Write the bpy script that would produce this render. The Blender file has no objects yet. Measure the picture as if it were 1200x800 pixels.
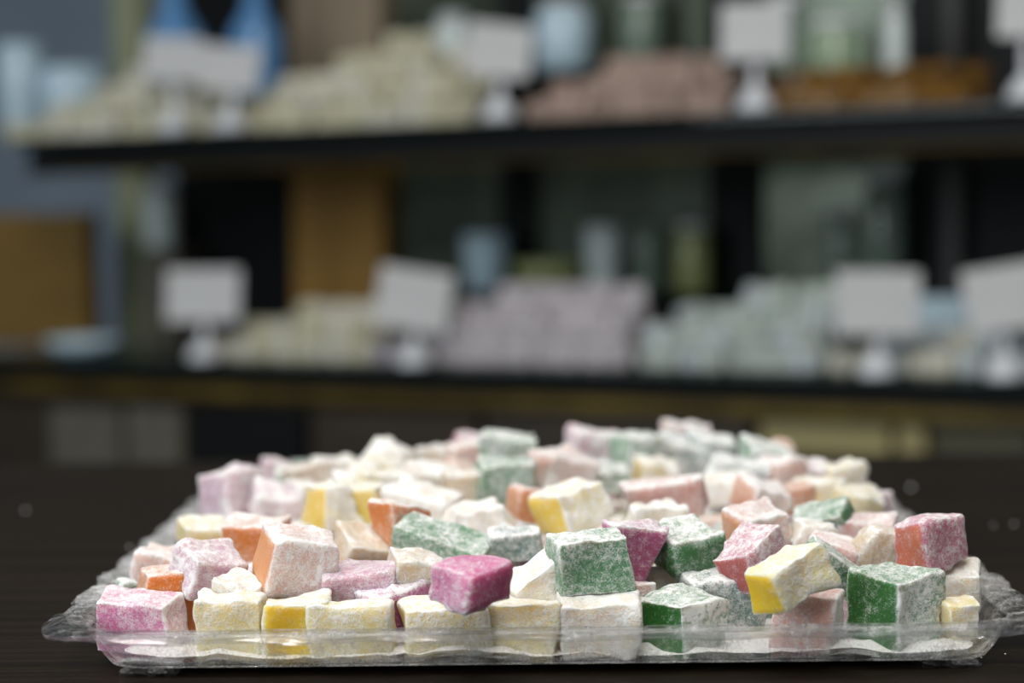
import bpy, math, random
from mathutils import Vector, Matrix, noise

R_ = math.radians
scene = bpy.context.scene
COL = scene.collection

# ------------------------------------------------------------------ camera
F_PX = 2500.0                      # focal length in pixels of the 1200 x 800 frame
CAM_H = 0.137                      # camera height above the table top
HORIZON = 270.0
PITCH = math.atan((400 - HORIZON) / F_PX)
ROLL = R_(0.6)
fw = Vector((0, math.cos(PITCH), -math.sin(PITCH)))
up0 = Vector((0, math.sin(PITCH), math.cos(PITCH)))
rt0 = Vector((1, 0, 0))
rt = rt0 * math.cos(ROLL) - up0 * math.sin(ROLL)
up = up0 * math.cos(ROLL) + rt0 * math.sin(ROLL)
CAM = Vector((0, 0, CAM_H))
cam_data = bpy.data.cameras.new('camera')
cam = bpy.data.objects.new('camera', cam_data)
COL.objects.link(cam)
M = Matrix.Identity(4)
for i in range(3):
    M[i][0] = rt[i]; M[i][1] = up[i]; M[i][2] = -fw[i]; M[i][3] = CAM[i]
cam.matrix_world = M
cam_data.sensor_width = 36.0
cam_data.lens = 36.0 * F_PX / 1200
cam_data.clip_start = 0.01
cam_data.dof.use_dof = True
cam_data.dof.focus_distance = 0.675
cam_data.dof.aperture_fstop = 5.8
cam_data.dof.aperture_blades = 0
scene.camera = cam

# ------------------------------------------------------------------ light
scene.view_settings.view_transform = 'Standard'
scene.view_settings.look = 'None'
scene.view_settings.exposure = 0.0
scene.view_settings.gamma = 1.0
scene.view_settings.use_curve_mapping = False
world = bpy.data.worlds.new('world'); scene.world = world
world.use_nodes = True
bgn = world.node_tree.nodes['Background']
bgn.inputs[0].default_value = (0.85, 0.92, 1.0, 1)
bgn.inputs[1].default_value = 0.16


def area(name, loc, target, sx, sy, power, col):
    l = bpy.data.lights.new(name, 'AREA'); l.shape = 'RECTANGLE'
    l.size = sx; l.size_y = sy; l.energy = power; l.color = col
    o = bpy.data.objects.new(name, l); COL.objects.link(o)
    o.location = loc
    o.rotation_euler = (Vector(target) - Vector(loc)).to_track_quat('-Z', 'Y').to_euler()
    return o


# unseen overhead lights added to brighten the tray, shop window beside it
area('added_overhead_light', (-0.15, 0.72, 1.35), (0.0, 0.85, 0), 0.8, 0.6, 13.5, (1.0, 0.965, 0.915))
area('added_overhead_light', (-0.15, -0.25, 1.25), (0.0, 0.8, 0), 0.8, 0.6, 11, (1.0, 0.97, 0.925))
area('shop_window_light', (-1.6, -0.35, 0.75), (0.0, 1.4, 0.1), 1.5, 1.2, 27, (0.86, 0.94, 1.0))


# ------------------------------------------------------------------ helpers
def ray(px, py):
    return (rt * ((px - 600) / F_PX) + up * (-(py - 400) / F_PX) + fw)


def on_z(px, py, z):
    d = ray(px, py)
    return CAM + d * ((z - CAM_H) / d.z)


def link(o, parent=None):
    COL.objects.link(o)
    if parent is not None:
        o.parent = parent
    return o


def empty(name, loc, rot=None):
    o = bpy.data.objects.new(name, None); COL.objects.link(o)
    o.location = loc
    o.empty_display_size = 0.02
    if rot is not None:
        o.rotation_euler = rot
    return o


def tag(o, label, cat, group=None):
    o['label'] = label; o['category'] = cat
    if group:
        o['group'] = group
    return o


def mesh(name, verts, faces, mat=None, smooth=False):
    me = bpy.data.meshes.new(name)
    me.from_pydata([tuple(v) for v in verts], [], faces)
    me.update()
    if mat:
        me.materials.append(mat)
    if smooth:
        me.shade_smooth()
    return me


def ob(name, me, parent=None, loc=None, rotz=None):
    o = bpy.data.objects.new(name, me); link(o, parent)
    if loc is not None:
        o.location = loc
    if rotz is not None:
        o.rotation_euler = (0, 0, rotz)
    return o


def box_data(x0, x1, y0, y1, z0, z1, bev=0.0):
    """bevelled box: 24 verts when bev > 0"""
    if bev <= 0:
        v = [(x0, y0, z0), (x1, y0, z0), (x1, y1, z0), (x0, y1, z0), (x0, y0, z1), (x1, y0, z1), (x1, y1, z1), (x0, y1, z1)]
        f = [(0, 3, 2, 1), (4, 5, 6, 7), (0, 1, 5, 4), (1, 2, 6, 5), (2, 3, 7, 6), (3, 0, 4, 7)]
        return v, f
    cx, cy, cz = (x0 + x1) / 2, (y0 + y1) / 2, (z0 + z1) / 2
    h = ((x1 - x0) / 2, (y1 - y0) / 2, (z1 - z0) / 2)
    b = min(bev, min(h) * 0.9)
    v = []; idx = {}
    for sx in (-1, 1):
        for sy in (-1, 1):
            for sz in (-1, 1):
                for ax in range(3):
                    p = [sx * (h[0] - b), sy * (h[1] - b), sz * (h[2] - b)]
                    p[ax] = (sx, sy, sz)[ax] * h[ax]
                    idx[(sx, sy, sz, ax)] = len(v)
                    v.append((cx + p[0], cy + p[1], cz + p[2]))
    f = []
    for ax in range(3):
        a1, a2 = (ax + 1) % 3, (ax + 2) % 3
        for s in (-1, 1):
            loop = []
            for (p, q) in ((-1, -1), (1, -1), (1, 1), (-1, 1)):
                k = [0, 0, 0]; k[ax] = s; k[a1] = p; k[a2] = q
                loop.append(idx[(*k, ax)])
            f.append(loop if s > 0 else loop[::-1])
    for ax in range(3):
        a1, a2 = (ax + 1) % 3, (ax + 2) % 3
        for s1 in (-1, 1):
            for s2 in (-1, 1):
                k0 = [0, 0, 0]; k0[a1] = s1; k0[a2] = s2
                ka = list(k0); ka[ax] = -1; kb = list(k0); kb[ax] = 1
                q = [idx[(*ka, a1)], idx[(*kb, a1)], idx[(*kb, a2)], idx[(*ka, a2)]]
                f.append(q if s1 * s2 > 0 else q[::-1])
    for sx in (-1, 1):
        for sy in (-1, 1):
            for sz in (-1, 1):
                t = [idx[(sx, sy, sz, 0)], idx[(sx, sy, sz, 1)], idx[(sx, sy, sz, 2)]]
                f.append(t if sx * sy * sz > 0 else t[::-1])
    return v, f


def lathe(profile, n=24):
    v = []; f = []
    m = len(profile)
    for k in range(n):
        a = 2 * math.pi * k / n
        for (r, z) in profile:
            v.append((r * math.cos(a), r * math.sin(a), z))
    for k in range(n):
        for j in range(m - 1):
            a = k * m + j; b = ((k + 1) % n) * m + j
            f.append((a, b, b + 1, a + 1))
    f.append([k * m for k in range(n)][::-1])
    f.append([k * m + m - 1 for k in range(n)])
    return v, f


# ------------------------------------------------------------------ materials
def srgb(r, g, b):
    def c(x):
        x /= 255
        return x / 12.92 if x <= 0.04045 else ((x + 0.055) / 1.055) ** 2.4
    return (c(r), c(g), c(b), 1)


class NT:
    def __init__(self, name):
        self.m = bpy.data.materials.new(name); self.m.use_nodes = True
        self.t = self.m.node_tree; self.n = self.t.nodes; self.l = self.t.links
        self.b = self.n['Principled BSDF']

    def add(self, kind, **kw):
        x = self.n.new(kind)
        for k, v in kw.items():
            setattr(x, k, v)
        return x

    def con(self, a, b):
        self.l.new(a, b)

    def math(self, op, a, b=None, c=None, clamp=False):
        x = self.add('ShaderNodeMath', operation=op); x.use_clamp = clamp
        for i, v in enumerate((a, b, c)):
            if v is None:
                continue
            if isinstance(v, (int, float)):
                x.inputs[i].default_value = v
            else:
                self.con(v, x.inputs[i])
        return x.outputs[0]

    def noise(self, vec, scale, detail=2.0, rough=0.5):
        x = self.add('ShaderNodeTexNoise'); x.inputs['Scale'].default_value = scale
        x.inputs['Detail'].default_value = detail; x.inputs['Roughness'].default_value = rough
        if vec is not None:
            self.con(vec, x.inputs['Vector'])
        return x.outputs[0]

    def mix(self, fac, a, b):
        x = self.add('ShaderNodeMix', data_type='RGBA')
        for s, v in ((x.inputs[0], fac), (x.inputs[6], a), (x.inputs[7], b)):
            if isinstance(v, (int, float)):
                s.default_value = v
            elif isinstance(v, tuple):
                s.default_value = v
            else:
                self.con(v, s)
        return x.outputs[2]

    def ramp(self, v, lo, hi, a=0.0, b=1.0):
        x = self.add('ShaderNodeMapRange', interpolation_type='SMOOTHSTEP')
        self.con(v, x.inputs[0])
        x.inputs[1].default_value = lo; x.inputs[2].default_value = hi
        x.inputs[3].default_value = a; x.inputs[4].default_value = b
        return x.outputs[0]

    def bump(self, h, strength, dist):
        x = self.add('ShaderNodeBump'); x.inputs['Strength'].default_value = strength
        x.inputs['Distance'].default_value = dist
        self.con(h, x.inputs['Height'])
        self.con(x.outputs[0], self.b.inputs['Normal'])

    def objcoord(self, rnd=True):
        tc = self.add('ShaderNodeTexCoord')
        if not rnd:
            return tc.outputs['Object']
        oi = self.add('ShaderNodeObjectInfo')
        mu = self.math('MULTIPLY', oi.outputs['Random'], 37.0)
        va = self.add('ShaderNodeVectorMath', operation='ADD')
        self.con(tc.outputs['Object'], va.inputs[0]); self.con(mu, va.inputs[1])
        return va.outputs[0]


SUGAR = (0.86, 0.85, 0.835, 1)


def candy_mat(name, gel, pale):
    """jelly with a coat of powdered sugar; point attribute 'dust' says how thick the coat is on each face"""
    t = NT(name)
    oc = t.objcoord()
    n1 = t.noise(oc, 2000, 2.0, 0.6)
    n2 = t.noise(oc, 520, 3.0, 0.6)
    n3 = t.noise(oc, 130, 3.0, 0.55)
    val = t.math('ADD', t.math('MULTIPLY_ADD', n1, 0.85, -0.425), t.math('ADD', t.math('MULTIPLY_ADD', n2, 0.55, -0.275), t.math('MULTIPLY_ADD', n3, 0.55, 0.325)))
    at = t.add('ShaderNodeAttribute', attribute_name='dust')
    d = at.outputs['Fac']
    s = t.math('ADD', val, t.math('MULTIPLY', t.math('SUBTRACT', d, 0.5), 0.42))
    mask = t.ramp(s, 0.44, 0.92)
    film = t.ramp(t.math('ADD', d, t.math('MULTIPLY_ADD', n3, 0.3, -0.15)), 0.08, 0.66)
    col = t.mix(film, gel, pale)
    drift = t.ramp(t.math('ADD', t.math('MULTIPLY_ADD', n2, 0.5, -0.25), t.math('ADD', n3, t.math('MULTIPLY_ADD', d, 0.5, -0.40))), 0.52, 0.66)
    mask = t.math('MAXIMUM', mask, drift)
    grain = t.math('MULTIPLY', mask, t.ramp(d, 0.1, 0.95, 0.58, 0.90))
    col = t.mix(grain, col, SUGAR)
    t.con(col, t.b.inputs['Base Color'])
    t.con(t.math('MULTIPLY_ADD', mask, 0.5, 0.42), t.b.inputs['Roughness'])
    t.con(t.math('MULTIPLY_ADD', mask, -0.62, 0.85), t.b.inputs['Subsurface Weight'])
    t.b.inputs['Subsurface Radius'].default_value = (1.0, 0.7, 0.45)
    t.b.inputs['Subsurface Scale'].default_value = 0.0050
    t.b.inputs['Specular IOR Level'].default_value = 0.35
    t.bump(t.math('ADD', t.math('MULTIPLY', mask, 0.6), t.math('MULTIPLY', n2, 0.8)), 0.75, 0.0006)
    return t.m


def G(r, g, b):
    return srgb(r, g, b)


CANDY = {
    'pink': candy_mat('candy_pink', G(190, 74, 122), G(206, 128, 166)),
    'lilac': candy_mat('candy_lilac', G(188, 112, 104), G(200, 156, 174)),
    'magenta': candy_mat('candy_magenta', G(156, 62, 96), G(182, 108, 150)),
    'red': candy_mat('candy_red', G(174, 92, 86), G(194, 130, 148)),
    'rose': candy_mat('candy_rose', G(200, 116, 80), G(192, 114, 140)),
    'green': candy_mat('candy_green', G(46, 102, 40), G(96, 142, 106)),
    'dark_green': candy_mat('candy_dark_green', G(34, 72, 48), G(114, 138, 132)),
    'yellow': candy_mat('candy_yellow', G(228, 192, 40), G(234, 220, 160)),
    'cream': candy_mat('candy_cream', G(222, 186, 78), G(230, 212, 150)),
    'orange': candy_mat('candy_orange', G(202, 118, 46), G(214, 158, 126)),
    'peach': candy_mat('candy_peach', G(210, 148, 102), G(222, 184, 172)),
    'salmon': candy_mat('candy_salmon', G(204, 144, 116), G(216, 172, 164)),
    'beige': candy_mat('candy_beige', G(190, 150, 96), G(212, 190, 158)),
    'white': candy_mat('candy_white', G(218, 184, 128), G(228, 214, 190)),
}


def plain(name, col, rough=0.5, metal=0.0, var=0.0, scale=30.0, spec=0.5):
    t = NT(name)
    oc = t.objcoord(False)
    if var > 0:
        nz = t.noise(oc, scale, 4.0, 0.6)
        dark = tuple(c * (1 - var) for c in col[:3]) + (1,)
        lite = tuple(min(1, c * (1 + var)) for c in col[:3]) + (1,)
        t.con(t.mix(t.ramp(nz, 0.3, 0.7), dark, lite), t.b.inputs['Base Color'])
    else:
        t.b.inputs['Base Color'].default_value = col
    t.b.inputs['Roughness'].default_value = rough
    t.b.inputs['Metallic'].default_value = metal
    t.b.inputs['Specular IOR Level'].default_value = spec
    return t.m


def wood(name, dark, lite, rough, axis_scale=(3.0, 160.0, 160.0), spec=0.5):
    t = NT(name)
    oc = t.objcoord(False)
    mp = t.add('ShaderNodeMapping'); t.con(oc, mp.inputs[0]); mp.inputs['Scale'].default_value = axis_scale
    n1 = t.noise(mp.outputs[0], 1.0, 5.0, 0.65)
    n2 = t.noise(oc, 6.0, 2.0)
    g = t.math('ADD', t.math('MULTIPLY', n1, 0.8), t.math('MULTIPLY', n2, 0.2))
    t.con(t.mix(t.ramp(g, 0.35, 0.68), dark, lite), t.b.inputs['Base Color'])
    t.con(t.math('MULTIPLY_ADD', n1, 0.22, rough), t.b.inputs['Roughness'])
    t.b.inputs['Specular IOR Level'].default_value = spec
    t.bump(n1, 0.35, 0.0006)
    return t.m


def tray_mat(name):
    t = NT(name)
    oc = t.objcoord(False)
    n1 = t.noise(oc, 1300, 2.0, 0.6); n2 = t.noise(oc, 110, 5.0, 0.65)
    at = t.add('ShaderNodeAttribute', attribute_name='dust')
    s = t.math('ADD', t.math('ADD', t.math('MULTIPLY', n1, 0.4), t.math('MULTIPLY', n2, 0.6)),
               t.math('MULTIPLY', t.math('SUBTRACT', at.outputs['Fac'], 0.5), 0.6))
    mask = t.ramp(s, 0.42, 0.80)
    t.b.inputs['Base Color'].default_value = (0.97, 0.975, 0.98, 1)
    t.b.inputs['Roughness'].default_value = 0.13
    t.b.inputs['IOR'].default_value = 1.46
    t.b.inputs['Transmission Weight'].default_value = 1.0
    tr = t.add('ShaderNodeBsdfTransparent'); tr.inputs[0].default_value = (0.985, 0.988, 0.99, 1)
    m0 = t.add('ShaderNodeMixShader'); m0.inputs[0].default_value = 0.74
    t.con(t.b.outputs[0], m0.inputs[1]); t.con(tr.outputs[0], m0.inputs[2])
    df = t.add('ShaderNodeBsdfPrincipled'); df.inputs['Base Color'].default_value = SUGAR; df.inputs['Roughness'].default_value = 0.95
    ms = t.add('ShaderNodeMixShader')
    t.con(t.math('MULTIPLY', mask, 0.85), ms.inputs[0]); t.con(m0.outputs[0], ms.inputs[1]); t.con(df.outputs[0], ms.inputs[2])
    t.con(ms.outputs[0], t.n['Material Output'].inputs[0])
    return t.m


MAT = {
    'table': wood('dark_stained_wood', srgb(14, 11, 7), srgb(40, 31, 20), 0.42, (2.2, 260.0, 260.0), 0.10),
    'tray': tray_mat('clear_plastic'),
    'sugar': plain('powdered_sugar', SUGAR, 0.95, var=0.05, scale=900),
    'card': plain('white_card', srgb(192, 192, 192), 0.7, var=0.03, scale=20),
    'plastic': plain('white_plastic', srgb(214, 216, 220), 0.4),
    'brass': plain('brass_rail', srgb(84, 70, 22), 0.45, 0.5, var=0.55, scale=9),
    'black_panel': plain('black_panel', srgb(8, 10, 11), 0.55, var=0.3, scale=8, spec=0.2),
    'olive_post': plain('olive_grey_post', srgb(146, 150, 120), 0.5, var=0.12, scale=12),
    'dark_post': plain('dark_post', srgb(30, 30, 24), 0.5, var=0.2, scale=12),
    'brown_wood': wood('golden_brown_wood', srgb(152, 110, 40), srgb(184, 138, 58), 0.4, (60, 60, 3)),
    'taupe_wood': wood('taupe_wood', srgb(126, 112, 92), srgb(150, 134, 112), 0.5, (60, 60, 3)),
    'mirror': plain('grey_green_mirror', srgb(84, 92, 78), 0.2, 0.5, var=0.45, scale=11),
    'cab_wood': wood('dark_cabinet_wood', srgb(34, 27, 16), srgb(56, 44, 26), 0.4, (4, 60, 60)),
    'cab_beige': wood('beige_cabinet_wood', srgb(138, 128, 84), srgb(158, 148, 102), 0.5, (4, 60, 60)),
    'cab_grey': plain('grey_cabinet_panel', srgb(88, 84, 74), 0.5, var=0.15),
    'cab_olive': plain('olive_cabinet_panel', srgb(56, 52, 24), 0.5, var=0.2),
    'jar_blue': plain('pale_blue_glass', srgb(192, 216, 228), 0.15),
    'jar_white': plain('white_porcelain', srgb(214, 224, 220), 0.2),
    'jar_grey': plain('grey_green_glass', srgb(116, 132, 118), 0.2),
    'jar_olive': plain('olive_glass', srgb(150, 156, 104), 0.2),
    'jar_mint': plain('pale_mint_glass', srgb(150, 172, 142), 0.2),
    'jar_dark': plain('dark_glass', srgb(24, 30, 30), 0.1),
    'blue_glass': plain('blue_glass', srgb(92, 142, 190), 0.12),
    'kraft': plain('golden_card_box', srgb(120, 92, 36), 0.6, var=0.15),
    'wall': plain('bluish_grey_plaster', srgb(122, 136, 150), 0.8, var=0.1, scale=3),
    'floor': plain('dark_floor', srgb(40, 36, 32), 0.4, var=0.2, scale=4),
}


def glass_mat():
    t = NT('dark_green_glass')
    t.b.inputs['Base Color'].default_value = srgb(14, 28, 23)
    t.b.inputs['Specular IOR Level'].default_value = 0.3
    t.b.inputs['Roughness'].default_value = 0.06
    tr = t.add('ShaderNodeBsdfTransparent'); tr.inputs[0].default_value = (0.45, 0.6, 0.52, 1)
    nz = t.noise(t.objcoord(False), 5.0, 2.0)
    ms = t.add('ShaderNodeMixShader')
    t.con(t.ramp(nz, 0.2, 0.8, 0.12, 0.22), ms.inputs[0])
    t.con(t.b.outputs[0], ms.inputs[1]); t.con(tr.outputs[0], ms.inputs[2])
    t.con(ms.outputs[0], t.n['Material Output'].inputs[0])
    return t.m


MAT['glass'] = glass_mat()
PILE = {
    'cream': plain('heap_cream', srgb(194, 190, 164), 0.85, var=0.10, scale=90),
    'ivory': plain('heap_ivory', srgb(202, 199, 184), 0.85, var=0.10, scale=90),
    'brownish': plain('heap_pinkish_brown', srgb(164, 142, 130), 0.85, var=0.14, scale=90),
    'gold': plain('heap_gold', srgb(112, 78, 22), 0.4, var=0.6, scale=60),
    'lilac': plain('heap_lilac', srgb(190, 184, 188), 0.85, var=0.10, scale=90),
    'mint': plain('heap_mint', srgb(176, 186, 178), 0.85, var=0.16, scale=90),
    'grey': plain('heap_grey', srgb(190, 198, 200), 0.85, var=0.10, scale=90),
}

# ------------------------------------------------------------------ room shell
FLOOR_Z = -0.75
# display unit frame: u along the shelf, v to the back
U0 = CAM + ray(600, 270) * 2.10
UD = Vector((0.882, -0.471, 0)).normalized()
VD = Vector((-UD.y, UD.x, 0))
UYAW = math.atan2(UD.y, UD.x)
UBASE = Vector((U0.x, U0.y, 0))


def upt(px, py, v):
    """pixel -> (u, z) on the vertical plane v behind the shelf front"""
    d = ray(px, py)
    k = ((UBASE - CAM).dot(VD) + v) / d.dot(VD)
    p = CAM + d * k
    return (p - UBASE).dot(UD), p.z


def ubox(name, x0, y0, x1, y1, v, depth, mat, parent=None, bev=0.002, z0=None, z1=None):
    """box standing at depth v in the display frame, covering the given picture rectangle"""
    xm, ym = (x0 + x1) / 2, (y0 + y1) / 2
    u0 = upt(x0, ym, v)[0]; u1 = upt(x1, ym, v)[0]
    zz1 = upt(xm, y0, v)[1] if z1 is None else z1
    zz0 = upt(xm, y1, v)[1] if z0 is None else z0
    uc = (u0 + u1) / 2; h = (u1 - u0) / 2
    vv, ff = box_data(-h, h, 0, depth, 0, zz1 - zz0, bev)
    me = mesh(name, vv, ff, mat)
    base = UBASE + UD * uc + VD * v + Vector((0, 0, zz0))
    o = bpy.data.objects.new(name, me)
    if parent is not None:
        link(o, parent)
        o.matrix_parent_inverse = parent.matrix_world.inverted() if False else Matrix.Identity(4)
        loc = parent_inv[parent.name] @ base
        o.location = loc
    else:
        link(o); o.location = base; o.rotation_euler = (0, 0, UYAW)
    return o


parent_inv = {}

v_, f_ = box_data(-3, 3, -1.2, 4.2, -0.02, 0)
fl = ob('floor', mesh('floor', v_, f_, MAT['floor']), None, (0, 0, FLOOR_Z)); fl['kind'] = 'structure'
wb = ob('wall_back', mesh('wall_back', *box_data(-2.6, 2.6, 0, 0.05, 0, 2.6), MAT['wall']), None,
        UBASE + VD * 0.80 + Vector((0, 0, FLOOR_Z)), UYAW)
wb['kind'] = 'structure'

# ------------------------------------------------------------------ table
table = tag(empty('table', (0.0, 0.55, FLOOR_Z)), 'dark stained wooden table under the clear tray of sweets', 'table')
ob('table_top', mesh('table_top', *box_data(-1.0, 1.0, -0.50, 0.73, 0.75 - 0.035, 0.75, 0.003), MAT['table']), table)
for sx in (-1, 1):
    for sy in (-0.42, 0.65):
        ob('leg', mesh('leg', *box_data(sx * 0.92 - 0.03, sx * 0.92 + 0.03, sy - 0.03, sy + 0.03, 0, 0.715, 0.003), MAT['table']), table)
ob('apron', mesh('apron', *box_data(-0.9, 0.9, 0.64, 0.66, 0.63, 0.715, 0.002), MAT['table']), table)

# ------------------------------------------------------------------ tray
TX, TY0, TY1 = 0.0105, 0.652, 1.068        # floor rectangle of the tray
THW = 0.1360
TYC, THL = (TY0 + TY1) / 2, (TY1 - TY0) / 2
TFLOOR = 0.0046
tray = tag(empty('serving_tray', (TX, TYC, 0)), 'clear plastic tray with a wavy rim, dusted with powdered sugar', 'tray')


def tray_ring(off, z, wave=0.0, n_side=44, n_long=64, n_c=10, rc=0.012, flare=0.0):
    pts = []
    hx, hy, r = THW + off, THL + off, rc + off * 0.9
    seq = [(-1, -1), (1, -1), (1, 1), (-1, 1)]
    for k in range(4):
        sx, sy = seq[k]
        cx, cy = sx * (hx - r), sy * (hy - r)
        a0 = math.pi + k * math.pi / 2
        for j in range(n_c + 1):
            a = a0 + (math.pi / 2) * j / n_c
            s = math.sin(2 * (a - a0))
            rr = r + flare * s
            pts.append((cx + rr * math.cos(a), cy + rr * math.sin(a), s))
        nx, ny = seq[(k + 1) % 4]
        ex, ey = nx * (hx - r), ny * (hy - r)
        a1 = a0 + math.pi / 2
        n = n_side if k % 2 == 0 else n_long
        p0 = (cx + r * math.cos(a1), cy + r * math.sin(a1)); p1 = (ex + r * math.cos(a1), ey + r * math.sin(a1))
        for j in range(1, n):
            t = j / n
            pts.append((p0[0] + (p1[0] - p0[0]) * t, p0[1] + (p1[1] - p0[1]) * t, 0.0))
    L = 0.0; out = []
    for i, p in enumerate(pts):
        if i:
            L += math.hypot(p[0] - pts[i - 1][0], p[1] - pts[i - 1][1])
        wob = math.cos(L / 0.0415 * 2 * math.pi + 0.6) + 0.35 * math.sin(L / 0.0171 * 2 * math.pi)
        o2 = wave * 0.9 * wob * (1 - p[2])
        q = Vector((p[0], p[1], 0)); c = q.normalized()
        dirx = Vector((1 if p[0] > 0 else -1, 0, 0)) if abs(p[0]) / hx > abs(p[1]) / hy else Vector((0, 1 if p[1] > 0 else -1, 0))
        q += dirx * o2
        out.append((q.x, q.y, z + wave * wob * 0.5 + flare * p[2] * 0.25))
    return out


def tray_part(name, rings, cap, thick, dustf):
    n = len(rings[0]); v = []; f = []
    for r in rings:
        v += r
    for k in range(len(rings) - 1):
        for i in range(n):
            j = (i + 1) % n
            f.append((k * n + i, k * n + j, (k + 1) * n + j, (k + 1) * n + i))
    if cap:
        f.append(list(range(n)))
    me = mesh(name, v, f, MAT['tray'], True)
    at = me.attributes.new('dust', 'FLOAT', 'POINT')
    for i, p in enumerate(v):
        at.data[i].value = dustf(Vector(p), i // n)
    o = ob(name, me, tray)
    md = o.modifiers.new('thickness', 'SOLIDIFY'); md.thickness = thick; md.offset = 0
    return o


def dust_basin(p, k):
    return 0.55 if k < 2 else 0.44


def dust_rim(p, k):
    side = max(0.0, min(1.0, (p.y + THL - 0.005) / 0.05))
    return 0.50 + 0.12 * side - (0.03 * k if side < .5 else 0.02 * k)


tray_part('basin', [tray_ring(-0.003, TFLOOR - 0.001), tray_ring(0.0005, TFLOOR - 0.0004), tray_ring(0.003, 0.0072), tray_ring(0.0055, 0.0120),
                    tray_ring(0.0075, 0.0149)], True, 0.0016, dust_basin)
tray_part('rim', [tray_ring(0.0076, 0.0150), tray_ring(0.0095, 0.0160, 0.0004), tray_ring(0.0125, 0.0165, 0.0008), tray_ring(0.0160, 0.0164, 0.0012, flare=0.001),
                  tray_ring(0.0185, 0.0158, 0.0014, flare=0.003), tray_ring(0.0196, 0.0148, 0.0014, flare=0.004)], False, 0.0018, dust_rim)
for sx in (-1, 1):
    for sy in (-1, 1):
        vv, ff = box_data(-0.0095, 0.0095, -0.0095, 0.0095, 0, TFLOOR - 0.0019, 0.0012)
        me = mesh('foot', vv, ff, MAT['tray'])
        at = me.attributes.new('dust', 'FLOAT', 'POINT')
        for d in at.data:
            d.value = 0.42
        ob('foot', me, tray, (sx * (THW - 0.0115), sy * (THL - 0.0115), 0.0))

# ------------------------------------------------------------------ Turkish delight
GRID = [-1, -0.955, -0.9, -0.82, -0.66, -0.44, -0.22, 0, 0.22, 0.44, 0.66, 0.82, 0.9, 0.955, 1]
NG = len(GRID)
TOPO = []          # (grid coords, face id, edgeness)
TFACES = []
_index = {}


def _gv(i, j, k):
    key = (i, j, k)
    if key not in _index:
        _index[key] = len(TOPO); TOPO.append((GRID[i], GRID[j], GRID[k]))
    return _index[key]


for ax in range(3):
    for s in (0, NG - 1):
        for a in range(NG - 1):
            for b in range(NG - 1):
                q = []
                for (da, db) in ((0, 0), (1, 0), (1, 1), (0, 1)):
                    c = [0, 0, 0]; c[ax] = s; c[(ax + 1) % 3] = a + da; c[(ax + 2) % 3] = b + db
                    q.append(_gv(*c))
                TFACES.append(q if s else q[::-1])


def candy_mesh(name, w, d, h, seed, dust, mat, r=0.0016, jit=0.17, warp=None, lump=1.0):
    """irregular rounded block. dust = (front, left, right, top, back, bottom); warp = {corner bits: (dx,dy,dz)} in half sizes"""
    rng = random.Random(seed)
    hs = Vector((w / 2, d / 2, h / 2))
    r = min(r * rng.uniform(0.75, 1.3), min(hs) * 0.6)
    corners = {}
    for sx in (0, 1):
        for sy in (0, 1):
            for sz in (0, 1):
                c = Vector((rng.uniform(-jit, jit), rng.uniform(-jit, jit), rng.uniform(-jit, jit)))
                if warp and (sx, sy, sz) in warp:
                    c += Vector(warp[(sx, sy, sz)])
                corners[(sx, sy, sz)] = c
    off = Vector((rng.uniform(-50, 50), rng.uniform(-50, 50), rng.uniform(-50, 50)))
    verts = []; dv = []
    for g in TOPO:
        P = Vector((g[0] * hs.x, g[1] * hs.y, g[2] * hs.z))
        Q = Vector([max(-(hs[i] - r), min(hs[i] - r, P[i])) for i in range(3)])
        nrm = (P - Q)
        nl = nrm.length
        nrm = nrm / nl if nl > 1e-9 else Vector((0, 0, 1))
        p = Q + nrm * r
        tx, ty, tz = (p.x / hs.x + 1) / 2, (p.y / hs.y + 1) / 2, (p.z / hs.z + 1) / 2
        dd = Vector((0, 0, 0))
        for (sx, sy, sz), c in corners.items():
            wgt = (tx if sx else 1 - tx) * (ty if sy else 1 - ty) * (tz if sz else 1 - tz)
            dd += c * wgt
        p = Vector((p.x + dd.x * hs.x, p.y + dd.y * hs.y, p.z + dd.z * hs.z))
        # concave sag of the cut faces and lumps of sugar
        bend = noise.noise(p * 70 + off) * 0.0011
        fine = noise.noise(p * 330 + off) * 0.00038
        # weight of each face at this vertex
        wt = (max(0, -nrm.y), max(0, -nrm.x), max(0, nrm.x), max(0, nrm.z), max(0, nrm.y), max(0, -nrm.z))
        ws = sum(x ** 4 for x in wt) or 1
        du = sum(x ** 4 * dust[i] for i, x in enumerate(wt)) / ws
        edge = 1.0 - max(wt)
        du = du + min(0.22, edge * 0.9)
        snow = max(0.0, noise.noise(p * 210 + off) + 0.15) * max(0.0, du - 0.62) * 0.0046
        p = p + nrm * (bend * 1.9 + fine * (0.5 + du) * lump + snow)
        verts.append(p); dv.append(du)
    me = mesh(name, verts, TFACES, mat, True)
    at = me.attributes.new('dust', 'FLOAT', 'POINT')
    at.data.foreach_set('value', dv)
    return me


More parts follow.
